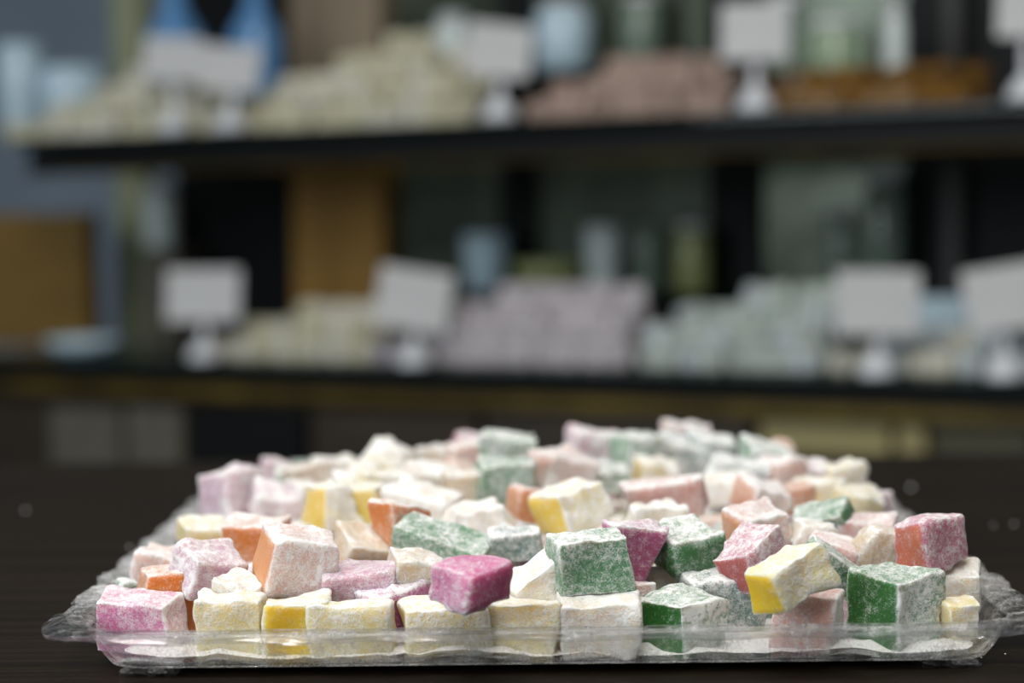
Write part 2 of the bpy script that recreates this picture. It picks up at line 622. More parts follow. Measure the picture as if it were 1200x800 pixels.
W = {  # ready-made warps
    'wedgeL': {(0, 0, 1): (0.5, 0, -0.2), (0, 1, 1): (0.5, 0, -0.2)},
    'wedgeR': {(1, 0, 1): (-0.5, 0, -0.2), (1, 1, 1): (-0.5, 0, -0.2)},
    'peakL': {(1, 0, 1): (0, 0, -0.7), (1, 1, 1): (0, 0, -0.7)},
    'peakR': {(0, 0, 1): (0, 0, -0.7), (0, 1, 1): (0, 0, -0.7)},
    'cone': {(0, 0, 1): (0.4, 0.2, 0), (1, 0, 1): (-0.4, 0.2, 0), (0, 1, 1): (0.4, -0.2, 0), (1, 1, 1): (-0.4, -0.2, 0)},
    'down': {(0, 0, 0): (0.5, 0, 0), (1, 0, 0): (-0.5, 0, 0), (0, 1, 0): (0.5, 0, 0), (1, 1, 0): (-0.5, 0, 0)},
    'flare': {(0, 0, 0): (0.15, 0, 0), (1, 0, 0): (-0.45, 0, 0), (0, 1, 0): (0.15, 0, 0), (1, 1, 0): (-0.45, 0, 0)},
    'sheer': {(0, 0, 1): (0.35, 0, 0), (1, 0, 1): (0.35, 0, 0), (0, 1, 1): (0.35, 0, 0), (1, 1, 1): (0.35, 0, 0)},
}
placed = []      # (centre, radius, top)
# colour, px, py, z(mm), width px, depth px, height px, yaw, pitch, roll, dust(front,left,right,top), warp, label
PIECES = [
    # --- front row, standing on the tray floor
    ('pink', 166, 729, 13.5, 96, 62, 58, -14, 4, -3, (.50, .35, .95, .80), None, 'long pink Turkish delight with powdered end beside the tray corner'),
    ('orange', 208, 716, 14, 78, 62, 86, 14, 2, 2, (.10, .45, .55, .80), None, 'orange Turkish delight with lilac dusted top between pink and cream cubes'),
    ('cream', 272, 731, 14, 80, 62, 65, 1, 3, 0, (.62, .6, .6, .92), None, 'square cream Turkish delight with an even front beside the orange one'),
    ('yellow', 348, 731, 14, 76, 60, 67, 9, 2, 0, (.18, .6, .6, .85), None, 'yellow Turkish delight half hidden by a broad cream block behind the rim'),
    ('cream', 410, 734, 14, 98, 44, 62, -2, 4, 0, (.66, .6, .7, .85), None, 'broad cream yellow block leaning on the yellow cube behind the front rim'),
    ('magenta', 464, 722, 14, 74, 66, 66, 38, 4, -4, (.40, .62, .5, .88), None, 'purple dusted wedge sticking out between two cream blocks behind the rim'),
    ('cream', 520, 736, 12.5, 104, 60, 56, 3, 4, -3, (.72, .5, .6, .85), None, 'low cream block lying under the bright pink cube'),
    ('cream', 617, 735, 13, 88, 58, 62, -12, 3, 2, (.66, .6, .15, .85), None, 'low cream block with amber end between bright pink and square green cubes'),
    ('white', 701, 733, 13.5, 82, 60, 63, -3, 2, 0, (.80, .7, .7, .9), None, 'pale cream square block right under the square green cube'),
    ('green', 800, 729, 14, 78, 80, 60, 44, 3, 0, (.86, .12, .5, .8), None, 'green cube with one bare and one powdered face behind the front rim'),
    ('dark_green', 848, 712, 14, 88, 62, 70, 6, 2, 0, (.62, .6, .62, .9), None, 'dark green dusted block squeezed between green and yellow cubes'),
    ('salmon', 948, 731, 13.5, 72, 58, 64, -20, 3, 0, (.52, .5, .92, .55), None, 'salmon Turkish delight with white right end under the yellow cube'),
    ('green', 1050, 716, 17, 78, 76, 88, 42, 4, 0, (.88, .20, .7, .70), None, 'large green cube with deep green left face and thickly powdered right face'),
    ('cream', 1124, 733, 11, 38, 40, 50, 10, 8, -6, (.75, .5, .7, .45), None, 'small cream piece alone in the tray corner beside the large green cube'),
    # --- second row just behind
    ('white', 284, 703, 20, 64, 58, 60, -16, 8, 8, (.78, .7, .8, .95), 'wedgeR', 'white powdered wedge behind the square cream cube'),
    ('lilac', 243, 667, 28, 62, 62, 62, 38, 14, 14, (.60, .78, .5, .78), None, 'lilac dusted cube tipped on its corner above the orange one'),
    ('peach', 349, 658, 31, 80, 62, 78, 20, 5, 3, (.78, .08, .7, .84), None, 'big peach cube with smooth bare left side and floury front'),
    ('lilac', 416, 690, 22, 80, 60, 58, -4, 14, -5, (.60, .5, .5, .66), 'sheer', 'flat mauve dusted slab beside the big peach cube'),
    ('beige', 484, 674, 26, 60, 58, 60, 16, 4, 10, (.70, .5, .4, .88), None, 'cream brown dusted cube leaning on the bright pink one'),
    ('pink', 554, 683, 30.5, 72, 72, 60, 43, 2, 2, (.28, .50, .4, .42), None, 'bright pink cube with thin sugar coat resting on the front row'),
    ('white', 626, 682, 25, 66, 60, 66, 20, 8, -14, (.76, .7, .7, .9), 'peakR', 'pale cream wedge standing between bright pink and square green cubes'),
    ('green', 692, 661, 31, 82, 62, 70, 11, 2, -6, (.54, .62, .4, .80), None, 'square green cube with even sugar coat facing the front rim'),
    ('white', 766, 690, 17, 62, 56, 58, 8, 6, 0, (.80, .6, .6, .9), None, 'pinkish white block lying behind the half bare green cube'),
    ('magenta', 740, 645, 32, 66, 52, 70, 8, 4, 0, (.36, .4, .5, .95), 'down', 'magenta block with snowy top wedged between two green cubes'),
    ('green', 806, 641, 32, 66, 66, 66, 26, 14, 4, (.34, .20, .5, .98), None, 'deep green cube with thick snow cap beside the magenta block'),
    ('red', 880, 652, 31, 74, 58, 60, 42, 10, -20, (.66, .18, .6, .72), None, 'rosy red block tilted against the yellow cube'),
    ('yellow', 922, 676, 30, 78, 58, 62, 33, 5, -16, (.74, .04, .6, .7), None, 'bright yellow cube with bare left face tilted over the salmon block'),
    ('green', 978, 668, 27, 66, 50, 46, 18, 12, 32, (.55, .55, .5, .8), None, 'green dusted wedge stuck between bright yellow and large green cubes'),
    ('rose', 1089, 634, 34, 64, 60, 66, 34, 2, -5, (.60, .22, .5, .7), None, 'rose and orange cube perched highest above the tray corner'),
    ('white', 1110, 684, 20, 66, 60, 56, -10, 4, -6, (.72, .6, .6, .75), None, 'pale cream block holding up the rose and orange cube'),
    ('beige', 1032, 642, 30, 60, 52, 58, 6, 10, 8, (.66, .5, .7, .7), 'cone', 'beige sugared cone shaped piece beside the rose and orange cube'),
    ('salmon', 978, 648, 28, 62, 52, 44, -14, 10, 12, (.58, .5, .6, .8), None, 'salmon block with a pale rounded neighbour above the bright yellow cube'),
    ('white', 955, 628, 32, 60, 52, 40, 10, 14, 4, (.76, .7, .7, .82), 'cone', 'rounded white dusted piece lying before the green triangular one'),
    # --- third band
    ('salmon', 1016, 624, 29, 66, 46, 46, -8, 6, -8, (.60, .5, .6, .7), None, 'mauve salmon slab peeping out behind the beige cone'),
    ('peach', 884, 617, 35, 64, 54, 54, 32, 10, 6, (.72, .25, .7, .85), None, 'peach cube with floury top behind the rosy red block'),
    ('green', 962, 606, 34, 66, 54, 44, -24, 18, -10, (.55, .5, .3, .66), 'peakR', 'green triangular piece with mottled sugar behind the rounded white one'),
    ('yellow', 672, 594, 36, 62, 58, 56, 30, 8, -12, (.90, .26, .7, .9), None, 'golden yellow cube with a white powdered right face above the square green one'),
    ('peach', 618, 592, 34, 34, 44, 40, 20, 2, 10, (.15, .2, .4, .6), None, 'small bare tan orange piece touching the golden yellow cube'),
    ('green', 591, 566, 38, 66, 56, 60, 6, 10, 0, (.74, .45, .5, .7), None, 'tall green cube with whitened front and bare green foot'),
    ('orange', 470, 610, 36, 56, 50, 60, 38, 6, -6, (.40, .25, .5, .95), 'peakL', 'orange pointed piece with a snow covered slope'),
    ('green', 522, 632, 32, 96, 52, 46, -16, 16, 8, (.62, .4, .55, .68), 'peakL', 'green mottled wedge lying above the bright pink cube'),
    ('dark_green', 604, 636, 30, 56, 48, 42, -6, 8, -6, (.60, .5, .55, .86), None, 'grey green dusted block beside the mottled green wedge'),
    ('white', 560, 606, 33, 84, 56, 44, 8, 10, 4, (.95, .9, .9, 1.0), 'cone', 'heaped white block buried in powder behind the mottled green wedge'),
    ('white', 496, 590, 35, 74, 56, 48, -24, 8, 12, (.92, .8, .8, 1.0), None, 'long snowy slope of powder covered sweet behind the orange pointed piece'),
    ('beige', 430, 642, 27, 66, 60, 50, 24, 16, 12, (.50, .5, .4, .62), None, 'beige glassy wedge between the big peach cube and the orange pointed piece'),
    ('cream', 386, 592, 34, 52, 50, 52, 44, 6, -6, (.98, .25, .8, .9), 'cone', 'yellowish cube with a snow white face behind the big peach cube'),
    ('yellow', 425, 592, 33, 50, 48, 52, -14, 6, -4, (.30, .4, .5, .85), None, 'dull yellow cube half under the snowy slope'),
    ('cream', 452, 573, 36, 58, 50, 44, 20, 8, 10, (.90, .6, .8, 1.0), None, 'cream block with a thick cap behind the dull yellow cube'),
    ('orange', 298, 633, 29, 66, 56, 54, -14, 10, -6, (.24, .6, .6, .94), None, 'orange block with a white sugared top edge beside the big peach cube'),
    ('lilac', 274, 572, 33, 54, 50, 54, 42, 8, -10, (.80, .66, .6, .8), None, 'tall pinkish lilac cube at the far edge of the rim'),
    ('lilac', 322, 590, 29, 52, 50, 48, 14, 10, 10, (.82, .8, .8, .9), None, 'pinkish white cube crusted with sugar beside the tall lilac one'),
    ('cream', 240, 627, 26, 52, 50, 40, 26, 14, 8, (.52, .5, .6, .8), None, 'greenish cream block next to the sugared orange block'),
    ('peach', 192, 664, 22, 56, 56, 50, -10, 6, 0, (.62, .6, .2, .8), None, 'pale peach block by the dusted tray edge'),
    ('green', 150, 690, 19, 24, 26, 30, 20, 10, 0, (.72, .6, .7, .95), None, 'tiny pale green piece beside the long pink one'),
    ('pink', 255, 595, 24, 40, 40, 36, 10, 4, 0, (.35, .5, .5, .7), None, 'dark pink piece under the tall lilac cube'),
    ('salmon', 780, 583, 37, 92, 44, 50, -4, 18, -14, (.52, .6, .5, .86), None, 'long peach slab tilted up behind the snow capped green cube'),
    ('white', 770, 608, 33, 60, 50, 40, 12, 10, 0, (.9, .8, .8, 1.0), None, 'mound of sugar crusted sweet below the long peach slab'),
    ('peach', 893, 583, 34, 50, 44, 44, 32, 10, 14, (.96, .35, .8, .96), None, 'peach piece with a white sloping face above the green triangular one'),
    ('orange', 932, 582, 33, 36, 36, 34, 30, 4, -12, (.55, .0, .4, .6), None, 'small bright orange wedge near the green triangular piece'),
    ('peach', 915, 558, 36, 40, 40, 46, 24, 4, 0, (.65, .3, .6, .85), None, 'peach cube with tan left side standing behind the small orange wedge'),
    ('cream', 985, 562, 34, 46, 44, 44, 20, 8, 4, (.80, .7, .8, .9), None, 'pale cream cube high on the heap beside the small magenta one'),
    ('cream', 962, 580, 31, 50, 44, 38, -10, 8, 0, (.76, .7, .8, .88), None, 'cream piece beside the small orange wedge'),
    ('cream', 1005, 590, 29, 48, 44, 38, 14, 10, 6, (.70, .6, .7, .8), None, 'yellowish cream block behind the beige cone'),
    ('lilac', 1026, 592, 26, 40, 44, 34, -8, 4, 0, (.86, .8, .8, .9), None, 'whitish lilac block against the tray rim behind the rose and orange cube'),
    ('lilac', 955, 550, 36, 36, 40, 34, 10, 6, 0, (.85, .7, .40, .9), None, 'lilac cube at the back between peach and cream ones'),
    ('magenta', 968, 553, 33, 26, 30, 30, 20, 4, 0, (.55, .5, .5, .7), None, 'small magenta piece at the back beside a pale cream cube'),
    # --- back of the heap
    ('green', 597, 522, 45, 62, 54, 50, 4, 10, 0, (.80, .5, .6, .8), None, 'pale green cube stacked behind the tall whitened green cube'),
    ('peach', 655, 548, 40, 58, 52, 54, 32, 10, 12, (.94, .55, .8, .8), None, 'peach cube with pinkish white face beside the tall whitened green cube'),
    ('lilac', 692, 519, 42, 52, 48, 44, 20, 6, 6, (.88, .8, .8, .9), None, 'pale lilac cube on the far top of the heap'),
    ('green', 748, 528, 41, 50, 46, 52, 26, 6, 0, (.90, .55, .7, .9), None, 'whitened green cube next to the pale lilac one'),
    ('green', 712, 553, 37, 46, 40, 34, 10, 6, 6, (.78, .5, .6, .9), None, 'green piece half buried in powder below the pale lilac cube'),
    ('dark_green', 800, 528, 40, 58, 48, 46, -8, 8, 4, (.88, .6, .6, .95), None, 'grey green sugared block far back on the heap'),
    ('dark_green', 832, 522, 42, 46, 44, 40, 12, 6, 10, (.82, .6, .6, .95), None, 'grey green sugared block with a rounded shoulder far back'),
    ('salmon', 806, 505, 44, 46, 42, 34, 10, 6, 4, (.92, .7, .7, .92), None, 'pinkish white cube topping the heap behind the grey green blocks'),
    ('cream', 772, 556, 36, 48, 44, 36, 10, 8, 0, (.85, .4, .7, .95), None, 'cream white piece above the long peach slab'),
    ('dark_green', 868, 549, 37, 66, 46, 40, -6, 8, 6, (.90, .7, .7, .95), None, 'whitened grey block lying before the last green one'),
    ('green', 895, 530, 40, 48, 42, 38, 14, 6, 12, (.90, .7, .7, .95), None, 'whitish green cube at the far edge of the heap'),
    ('orange', 916, 528, 38, 24, 34, 36, 8, 4, 6, (.75, .5, .6, .6), None, 'small orange tipped piece beside the whitish green cube'),
    ('red', 918, 546, 33, 28, 30, 24, 4, 4, 0, (.35, .4, .4, .7), None, 'red speck of a cube behind the peach one with tan side'),
    ('white', 850, 572, 33, 56, 44, 40, -8, 8, 0, (.88, .8, .8, .95), None, 'white mound between whitened grey block and white sloping peach piece'),
    ('peach', 548, 532, 39, 36, 40, 44, 8, 4, 0, (.62, .5, .5, .8), None, 'peach piece against the left side of the pale green cube'),
    ('red', 552, 522, 40, 40, 40, 34, 18, 4, 10, (.30, .4, .5, .85), None, 'reddish orange cube at the far back beside the pale green one'),
    ('orange', 541, 552, 35, 30, 34, 34, 30, 6, 20, (.30, .4, .5, .7), None, 'amber piece under the reddish orange cube'),
    ('beige', 545, 578, 34, 38, 44, 54, 8, 2, 0, (.62, .5, .5, .8), None, 'tan piece hugging the tall whitened green cube'),
    ('white', 516, 535, 37, 50, 46, 40, 14, 6, 0, (.82, .8, .7, .9), None, 'pinkish pale cube at the back next to the reddish orange one'),
    ('white', 505, 566, 36, 58, 46, 46, 18, 8, 8, (.84, .7, .96, .98), None, 'white and rose cube with smooth powder side on the middle ridge'),
    ('white', 462, 532, 41, 58, 48, 38, -22, 6, 14, (.92, .8, .8, 1.0), 'cone', 'rounded white sweet crowning the ridge beside the olive yellow cube'),
    ('yellow', 448, 545, 37, 36, 36, 36, 26, 8, 20, (.35, .4, .5, .85), None, 'olive yellow cube below the rounded white sweet'),
    ('white', 425, 553, 35, 34, 40, 36, 10, 4, 10, (.88, .7, .7, .9), None, 'white nub beside the olive yellow cube'),
    ('white', 388, 543, 35, 44, 42, 30, 8, 6, 0, (.96, .9, .9, 1.0), None, 'white flattened sweet at the far end of the heap above a tan cube'),
    ('beige', 365, 560, 33, 44, 42, 38, 16, 6, -10, (.66, .6, .5, .8), None, 'tan cream cube under the white flattened sweet'),
    ('green', 340, 562, 30, 30, 36, 32, 6, 4, 0, (.78, .6, .6, .9), None, 'pale green cube between rosy lilac and tan cream cubes'),
    ('lilac', 325, 556, 31, 34, 40, 34, 20, 4, 10, (.75, .6, .6, .85), None, 'rosy lilac cube behind the sugar crusted pinkish one'),
    ('white', 348, 580, 29, 36, 36, 30, 4, 6, 0, (.92, .8, .8, 1.0), None, 'white crumbly block before the pale green cube'),
    ('white', 415, 572, 35, 44, 40, 34, 18, 6, 8, (.90, .8, .8, .95), None, 'white piece with bluish sugar above the dull yellow cube'),
]
rngp = random.Random(5)
for n, (colr, px, py, zmm, wpx, dpx, hpx, yaw, pit, rol, dust, warp, label) in enumerate(PIECES):
    if py < 556:
        py += 6
    P = on_z(px, py, zmm / 1000)
    k = (P - CAM).dot(fw) / F_PX
    if n >= 14:                     # hpx is the height of the whole outline, the seen top face included
        pit = pit * 0.8 + rngp.uniform(-5, 7); rol += rngp.uniform(-7, 7)
        dep = math.atan((py - HORIZON) / F_PX)
        hpx = max(0.70 * hpx, hpx - 0.7 * dpx * math.sin(dep + R_(max(0, pit))))
        wpx *= 1.07
    w, dd, h = wpx * k, dpx * k, hpx * k
    rot = Matrix.Rotation(R_(rol), 3, 'Y') @ Matrix.Rotation(R_(pit), 3, 'X') @ Matrix.Rotation(R_(yaw), 3, 'Z')
    ey = abs(rot[1][0]) * w / 2 + abs(rot[1][1]) * dd / 2 + abs(rot[1][2]) * h / 2
    ez = abs(rot[2][0]) * w / 2 + abs(rot[2][1]) * dd / 2 + abs(rot[2][2]) * h / 2
    if n < 14:
        P.z = TFLOOR + 0.0002 + ez * 0.97
    if P.z - ez < 0.016:
        P.y = max(P.y, TY0 + 0.0015 + ey)
    me = candy_mesh('turkish_delight', w, dd, h, 100 + n, dust[:3] + (min(1.0, dust[3] + 0.07), 0.7, 0.75), CANDY[colr], warp=W.get(warp))
    o = ob('turkish_delight', me)
    o.matrix_world = Matrix.Translation(P) @ Matrix.Rotation(R_(rol), 4, 'Y') @ Matrix.Rotation(R_(pit), 4, 'X') @ Matrix.Rotation(R_(yaw), 4, 'Z')
    tag(o, label, 'candy', 'Turkish delight in the clear tray')
    placed.append((P, max(w, dd) / 2, P.z - h / 2))

# lower layer: whole cubes filling the tray under the heap
LOW = ['cream', 'white', 'lilac', 'peach', 'cream', 'green', 'salmon', 'white', 'pink', 'yellow', 'orange', 'beige']
LOWNAME = {'cream': 'cream', 'white': 'white', 'lilac': 'lilac', 'peach': 'peach', 'green': 'green', 'salmon': 'salmon',
           'pink': 'pink', 'yellow': 'yellow', 'orange': 'orange', 'beige': 'tan'}
rng = random.Random(21)
pitch_x, pitch_y = 0.0236, 0.0238
low_mesh = {}
nx = 11; ny = 17
for j in range(ny):
    for i in range(nx):
        x = TX + (i - (nx - 1) / 2) * pitch_x + rng.uniform(-.0012, .0012)
        y = TY0 + 0.0135 + j * pitch_y + rng.uniform(-.001, .001)
        s = 0.0205
        h = rng.uniform(0.0175, 0.019)
        zc = TFLOOR + h / 2
        top = TFLOOR + h
        hit = False; ceil_z = 1.0
        for (P, rad, bot) in placed:
            dist = math.hypot(P.x - x, P.y - y)
            if P.z < 0.0275 and dist < rad + 0.0075:
                hit = True; break
            if dist < rad + 0.004:
                ceil_z = min(ceil_z, bot)
        if hit:
            continue
        if ceil_z < top:
            h = max(0.010, min(h, ceil_z - TFLOOR - 0.0003)); zc = TFLOOR + h / 2
        c = rng.choice(LOW)
        key = (c, rng.randrange(3))
        if key not in low_mesh:
            low_mesh[key] = candy_mesh('turkish_delight', s, s, 0.0185, 500 + len(low_mesh), (.62, .6, .6, .9, .7, .7), CANDY[c], jit=0.05)
        o = ob('turkish_delight', low_mesh[key], None, (x, y, zc), rng.uniform(-.12, .12) + rng.choice((0, math.pi / 2)))
        o.scale = (1, 1, h / 0.0185)
        tag(o, '%s Turkish delight of the bottom layer, mostly covered by other pieces in the tray' % LOWNAME[c], 'candy',
            '%s Turkish delight in the bottom layer' % LOWNAME[c])

# loose powder lying on the tray floor
nxp, nyp = 60, 90
vv = []; ff = []
for j in range(nyp + 1):
    for i in range(nxp + 1):
        x = (THW - 0.0022) * (2 * i / nxp - 1); y = (THL - 0.0022) * (2 * j / nyp - 1)
        qx, qy = abs(x) - (THW - 0.012), abs(y) - (THL - 0.012)
        if qx > 0 and qy > 0:
            ql = max(1.0, math.hypot(qx, qy) / 0.0092)
            x = math.copysign(THW - 0.012 + qx / ql, x); y = math.copysign(THL - 0.012 + qy / ql, y)
        z = 0.0016 + 0.0034 * (noise.noise(Vector((x * 60, y * 60, 3.3))) + 0.5 * noise.noise(Vector((x * 190, y * 190, 1.1))))
        if i in (0, nxp) or j in (0, nyp):
            z *= 0.6
        vv.append((x, y, max(0.0001, z)))
for j in range(nyp):
    for i in range(nxp):
        a = j * (nxp + 1) + i
        ff.append((a, a + 1, a + nxp + 2, a + nxp + 1))
sg = ob('loose_sugar', mesh('loose_sugar', vv, ff, MAT['sugar'], True), None, (TX, TYC, TFLOOR + 0.0006))
sg['kind'] = 'stuff'
tag(sg, 'loose white powdered sugar lying on the floor of the clear tray', 'sugar')

# sugar crumbs on the table; the last spot stands for a bluish reflection
crumb_glint_spots = [(1068, 571, 2.4), (152, 641, 1.2), (1164, 616, 1.0), (1188, 614, 1.2), (1150, 770, 0.6), (1178, 766, 0.6), (30, 598, 1.6)]
for q, (px, py, mm) in enumerate(crumb_glint_spots):
    r = mm / 2000
    P = on_z(px, py, r * 0.6)
    vv = []
    v0, f0 = lathe([(0.35, 0), (0.85, 0.25), (1.0, 0.6), (0.7, 1.0), (0.3, 1.2)], 9)
    for p in v0:
        p = Vector(p)
        vv.append(p * r * (1 + 0.3 * noise.noise(p * 2 + Vector((q, 0, 0)))))
    o = ob('crumb_or_glint', mesh('crumb_or_glint', vv, f0, MAT['sugar'], True), None, (P.x, P.y, 0.0))
    tag(o, 'tiny white crumb of sugar or painted reflection on the dark table', 'crumb', 'sugar crumbs on the table')

# ------------------------------------------------------------------ display shelving behind the table
SH_UP = CAM_H + 0.1085
SH_LOW = CAM_H - 0.1375
unit = tag(empty('display_shelving', UBASE + Vector((0, 0, FLOOR_Z)), (0, 0, UYAW)),
           'display shelving with dark glass shelves, brass rails and mirrored back', 'shelving')
unit_inv = (Matrix.Translation(UBASE + Vector((0, 0, FLOOR_Z))) @ Matrix.Rotation(UYAW, 4, 'Z')).inverted()
parent_inv[unit.name] = unit_inv


def upart(name, u0, u1, v0, v1, z0, z1, mat, bev=0.002, label=None, parent=unit):
    vv, ff = box_data(-(u1 - u0) / 2, (u1 - u0) / 2, 0, v1 - v0, 0, z1 - z0, bev)
    o = ob(name, mesh(name, vv, ff, mat), parent, ((u0 + u1) / 2, v0, z0 - FLOOR_Z))
    if label:
        o['label'] = label
    return o


UL = upt(18, 175, 0)[0]
UR = upt(1320, 175, 0)[0]
upart('glass_shelf', UL, UR, 0, 0.30, SH_UP - 0.009, SH_UP, MAT['glass'])
upart('glass_shelf', UL - 0.12, UR, 0, 0.32, SH_LOW - 0.009, SH_LOW, MAT['glass'])
upart('shelf_beam', UL, UR, 0.02, 0.07, SH_UP - 0.036, SH_UP - 0.010, MAT['black_panel'], label='black beam under the upper shelf')
upart('brass_rail', UL, UR, 0.012, 0.019, SH_UP - 0.041, SH_UP - 0.037, MAT['brass'], label='thin brass rail')
upart('shelf_beam', UL - 0.12, UR, 0.005, 0.05, SH_LOW - 0.024, SH_LOW - 0.010, MAT['black_panel'], label='black beam under the lower shelf')
upart('brass_rail', UL - 0.12, UR, 0.000, 0.02, SH_LOW - 0.040, SH_LOW - 0.025, MAT['brass'], label='brass rail')
# base cabinet
upart('base_cabinet', UL - 0.12, UR, 0.03, 0.34, FLOOR_Z, SH_LOW - 0.041, MAT['cab_wood'])
for (x0, y0, x1, y1, m) in [(58, 478, 140, 556, 'cab_grey'), (148, 478, 212, 556, 'cab_grey'), (218, 480, 356, 560, 'black_panel'), (364, 480, 560, 565, 'cab_wood'),
                            (568, 484, 880, 566, 'cab_wood'), (890, 487, 1042, 533, 'cab_beige'), (1050, 487, 1084, 533, 'cab_beige'), (1092, 484, 1210, 560, 'cab_olive')]:
    ubox('cabinet_panel', x0, y0, x1, y1, 0.012, 0.018, MAT[m], unit)
# uprights and back panels
B = 0.36
TOPZ = SH_UP + 0.35
for (x0, x1, m, v, dp, nm) in [(452, 588, 'mirror', B, 0.01, 'back_panel'), (628, 832, 'mirror', B, 0.01, 'back_panel'), (893, 1062, 'mirror', B, 0.01, 'back_panel'),
                               (205, 340, 'black_panel', B, 0.01, 'back_panel'), (590, 626, 'black_panel', B - 0.01, 0.02, 'back_panel'),
                               (834, 891, 'black_panel', B - 0.01, 0.02, 'back_panel'), (1064, 1330, 'black_panel', B, 0.01, 'back_panel'),
                               (134, 168, 'olive_post', B - 0.02, 0.03, 'post'), (1104, 1126, 'dark_post', B - 0.03, 0.03, 'post')]:
    ubox(nm, x0, 200, x1, 300, v, dp, MAT[m], unit, z0=SH_LOW, z1=TOPZ)
zb = SH_UP - 0.03
ubox('pillar', 342, 200, 450, 300, B - 0.03, 0.05, MAT['brown_wood'], unit, z0=SH_LOW, z1=zb)
ubox('pillar', 342, 200, 448, 300, B - 0.03, 0.05, MAT['taupe_wood'], unit, z0=zb + 0.0005, z1=TOPZ)
# ledges added to carry the jars; the lower stands for the mirrored shelf
zl1 = upt(660, 84, 0.30)[1]
zl2 = upt(640, 344, 0.28)[1]
ubox('added_ledge', 452, 300, 1062, 302, 0.27, 0.085, MAT['glass'], unit, z0=zl2 - 0.006, z1=zl2)
ubox('added_ledge', 452, 300, 832, 302, 0.29, 0.065, MAT['black_panel'], unit, z0=zl1 - 0.006, z1=zl1)


def upos(u, v, z):
    return UBASE + UD * u + VD * v + Vector((0, 0, z))


# ------------------------------------------------------------------ heaps on the shelves
prng = random.Random(8)
CUBE_V, CUBE_F = box_data(-0.0115, 0.0115, -0.0115, 0.0115, -0.0105, 0.0105, 0.003)


def heap(cols, profile, zshelf, rows, n_single, label, rest_label, group, name='turkish_delight'):
    """mound of jumbled cubes under a picture outline; the n_single that show most are objects, the rest is one mesh"""
    v0 = 0.052; st = 0.024; lz = 0.020
    us = []; hs = []
    for (px, py) in profile:
        u, z = upt(px, py, v0 + 0.03)
        us.append(u); hs.append(max(0.012, z - zshelf))

    def height(u):
        for i in range(len(us) - 1):
            if us[i] <= u <= us[i + 1]:
                t = (u - us[i]) / (us[i + 1] - us[i])
                return hs[i] + (hs[i + 1] - hs[i]) * t
        return 0.0
    cells = []
    nu = int((us[-1] - us[0]) / st)
    for q in range(nu):
        u = us[0] + (q + 0.5) * st
        for r in range(rows):
            h = height(u) * (0.55, 0.85, 1.0, 0.95, 0.8)[min(r, 4)]
            n = max(1, round(h / lz))
            for L in range(n):
                p = upos(u + prng.uniform(-.003, .003), v0 + (r + 0.3) * st + prng.uniform(-.003, .003), zshelf + 0.0106 + L * lz)
                free = 0.0 if L < 1 else 1.0
                rot = Matrix.Rotation(UYAW + prng.uniform(-.7, .7), 4, 'Z') @ Matrix.Rotation(prng.uniform(-.35, .35) * free, 4, 'X') @ Matrix.Rotation(prng.uniform(-.35, .35) * free, 4, 'Y')
                show = (L == n - 1) * 2 + (r == 0) + 0.1 * L + prng.random()
                cells.append((show, Matrix.Translation(p) @ rot))
    cells.sort(key=lambda c: -c[0])
    shared = [mesh('heap_piece', CUBE_V, CUBE_F, PILE[c]) for c in cols]
    for k, (_, mt) in enumerate(cells[:n_single]):
        o = ob(name, shared[k % len(shared)])
        o.matrix_world = mt
        tag(o, label, 'candy', group)
    vv = []; ff = []; mi = []
    for k, (_, mt) in enumerate(cells[n_single:]):
        b0 = len(vv)
        vv += [mt @ Vector(v) for v in CUBE_V]
        ff += [[i + b0 for i in f] for f in CUBE_F]
        mi += [k % len(cols)] * len(CUBE_F)
    if vv:
        o0 = Vector((sum(v.x for v in vv) / len(vv), sum(v.y for v in vv) / len(vv), zshelf))
        me = mesh('heap_of_sweets', [v - o0 for v in vv], ff, PILE[cols[0]])
        for c in cols[1:]:
            me.materials.append(PILE[c])
        me.polygons.foreach_set('material_index', mi)
        o = ob('heap_of_sweets', me, None, o0)
        o['kind'] = 'stuff'
        tag(o, rest_label, 'candy')


NS = 13
heap(['cream', 'ivory'], [(24, 150), (100, 112), (140, 88), (200, 92), (250, 100), (286, 112)], SH_UP, 3, NS,
     'pale cream cube in the low heap at the shelf end before the olive post', 'low heap of pale cream cubes at the shelf end before the olive post', 'cream heap at the end of the upper shelf')
heap(['cream', 'cream', 'ivory'], [(292, 112), (360, 84), (420, 66), (470, 42), (510, 52), (545, 80), (572, 118)], SH_UP, 3, NS,
     'cream cube in the tallest heap on the upper shelf before the pillar', 'tallest heap of cream cubes on the upper shelf before the pillar', 'tall cream heap on the upper shelf')
heap(['brownish'], [(630, 108), (680, 98), (720, 70), (780, 56), (840, 76), (872, 106)], SH_UP, 3, NS,
     'pinkish brown cube in the heap on the upper shelf', 'heap of pinkish brown cubes on the upper shelf', 'pinkish brown heap on the upper shelf')
heap(['gold'], [(888, 92), (930, 84), (980, 76), (1040, 86), (1100, 76), (1150, 84)], SH_UP, 3, NS,
     'golden brown sticky sweet in the low row on the upper shelf', 'low row of golden brown sticky sweets on the upper shelf', 'golden sweets on the upper shelf', 'golden_sweet')
heap(['ivory', 'cream'], [(252, 402), (300, 374), (350, 360), (440, 358), (452, 380)], SH_LOW, 3, NS,
     'ivory cube in the heap on the lower shelf before the pillar', 'heap of ivory cubes on the lower shelf before the pillar', 'ivory heap on the lower shelf')
heap(['lilac'], [(455, 400), (522, 388), (536, 350), (600, 344), (735, 344), (756, 396)], SH_LOW, 3, NS,
     'lilac white cube in the broad heap on the lower shelf', 'broad heap of lilac white cubes on the lower shelf', 'lilac heap on the lower shelf')
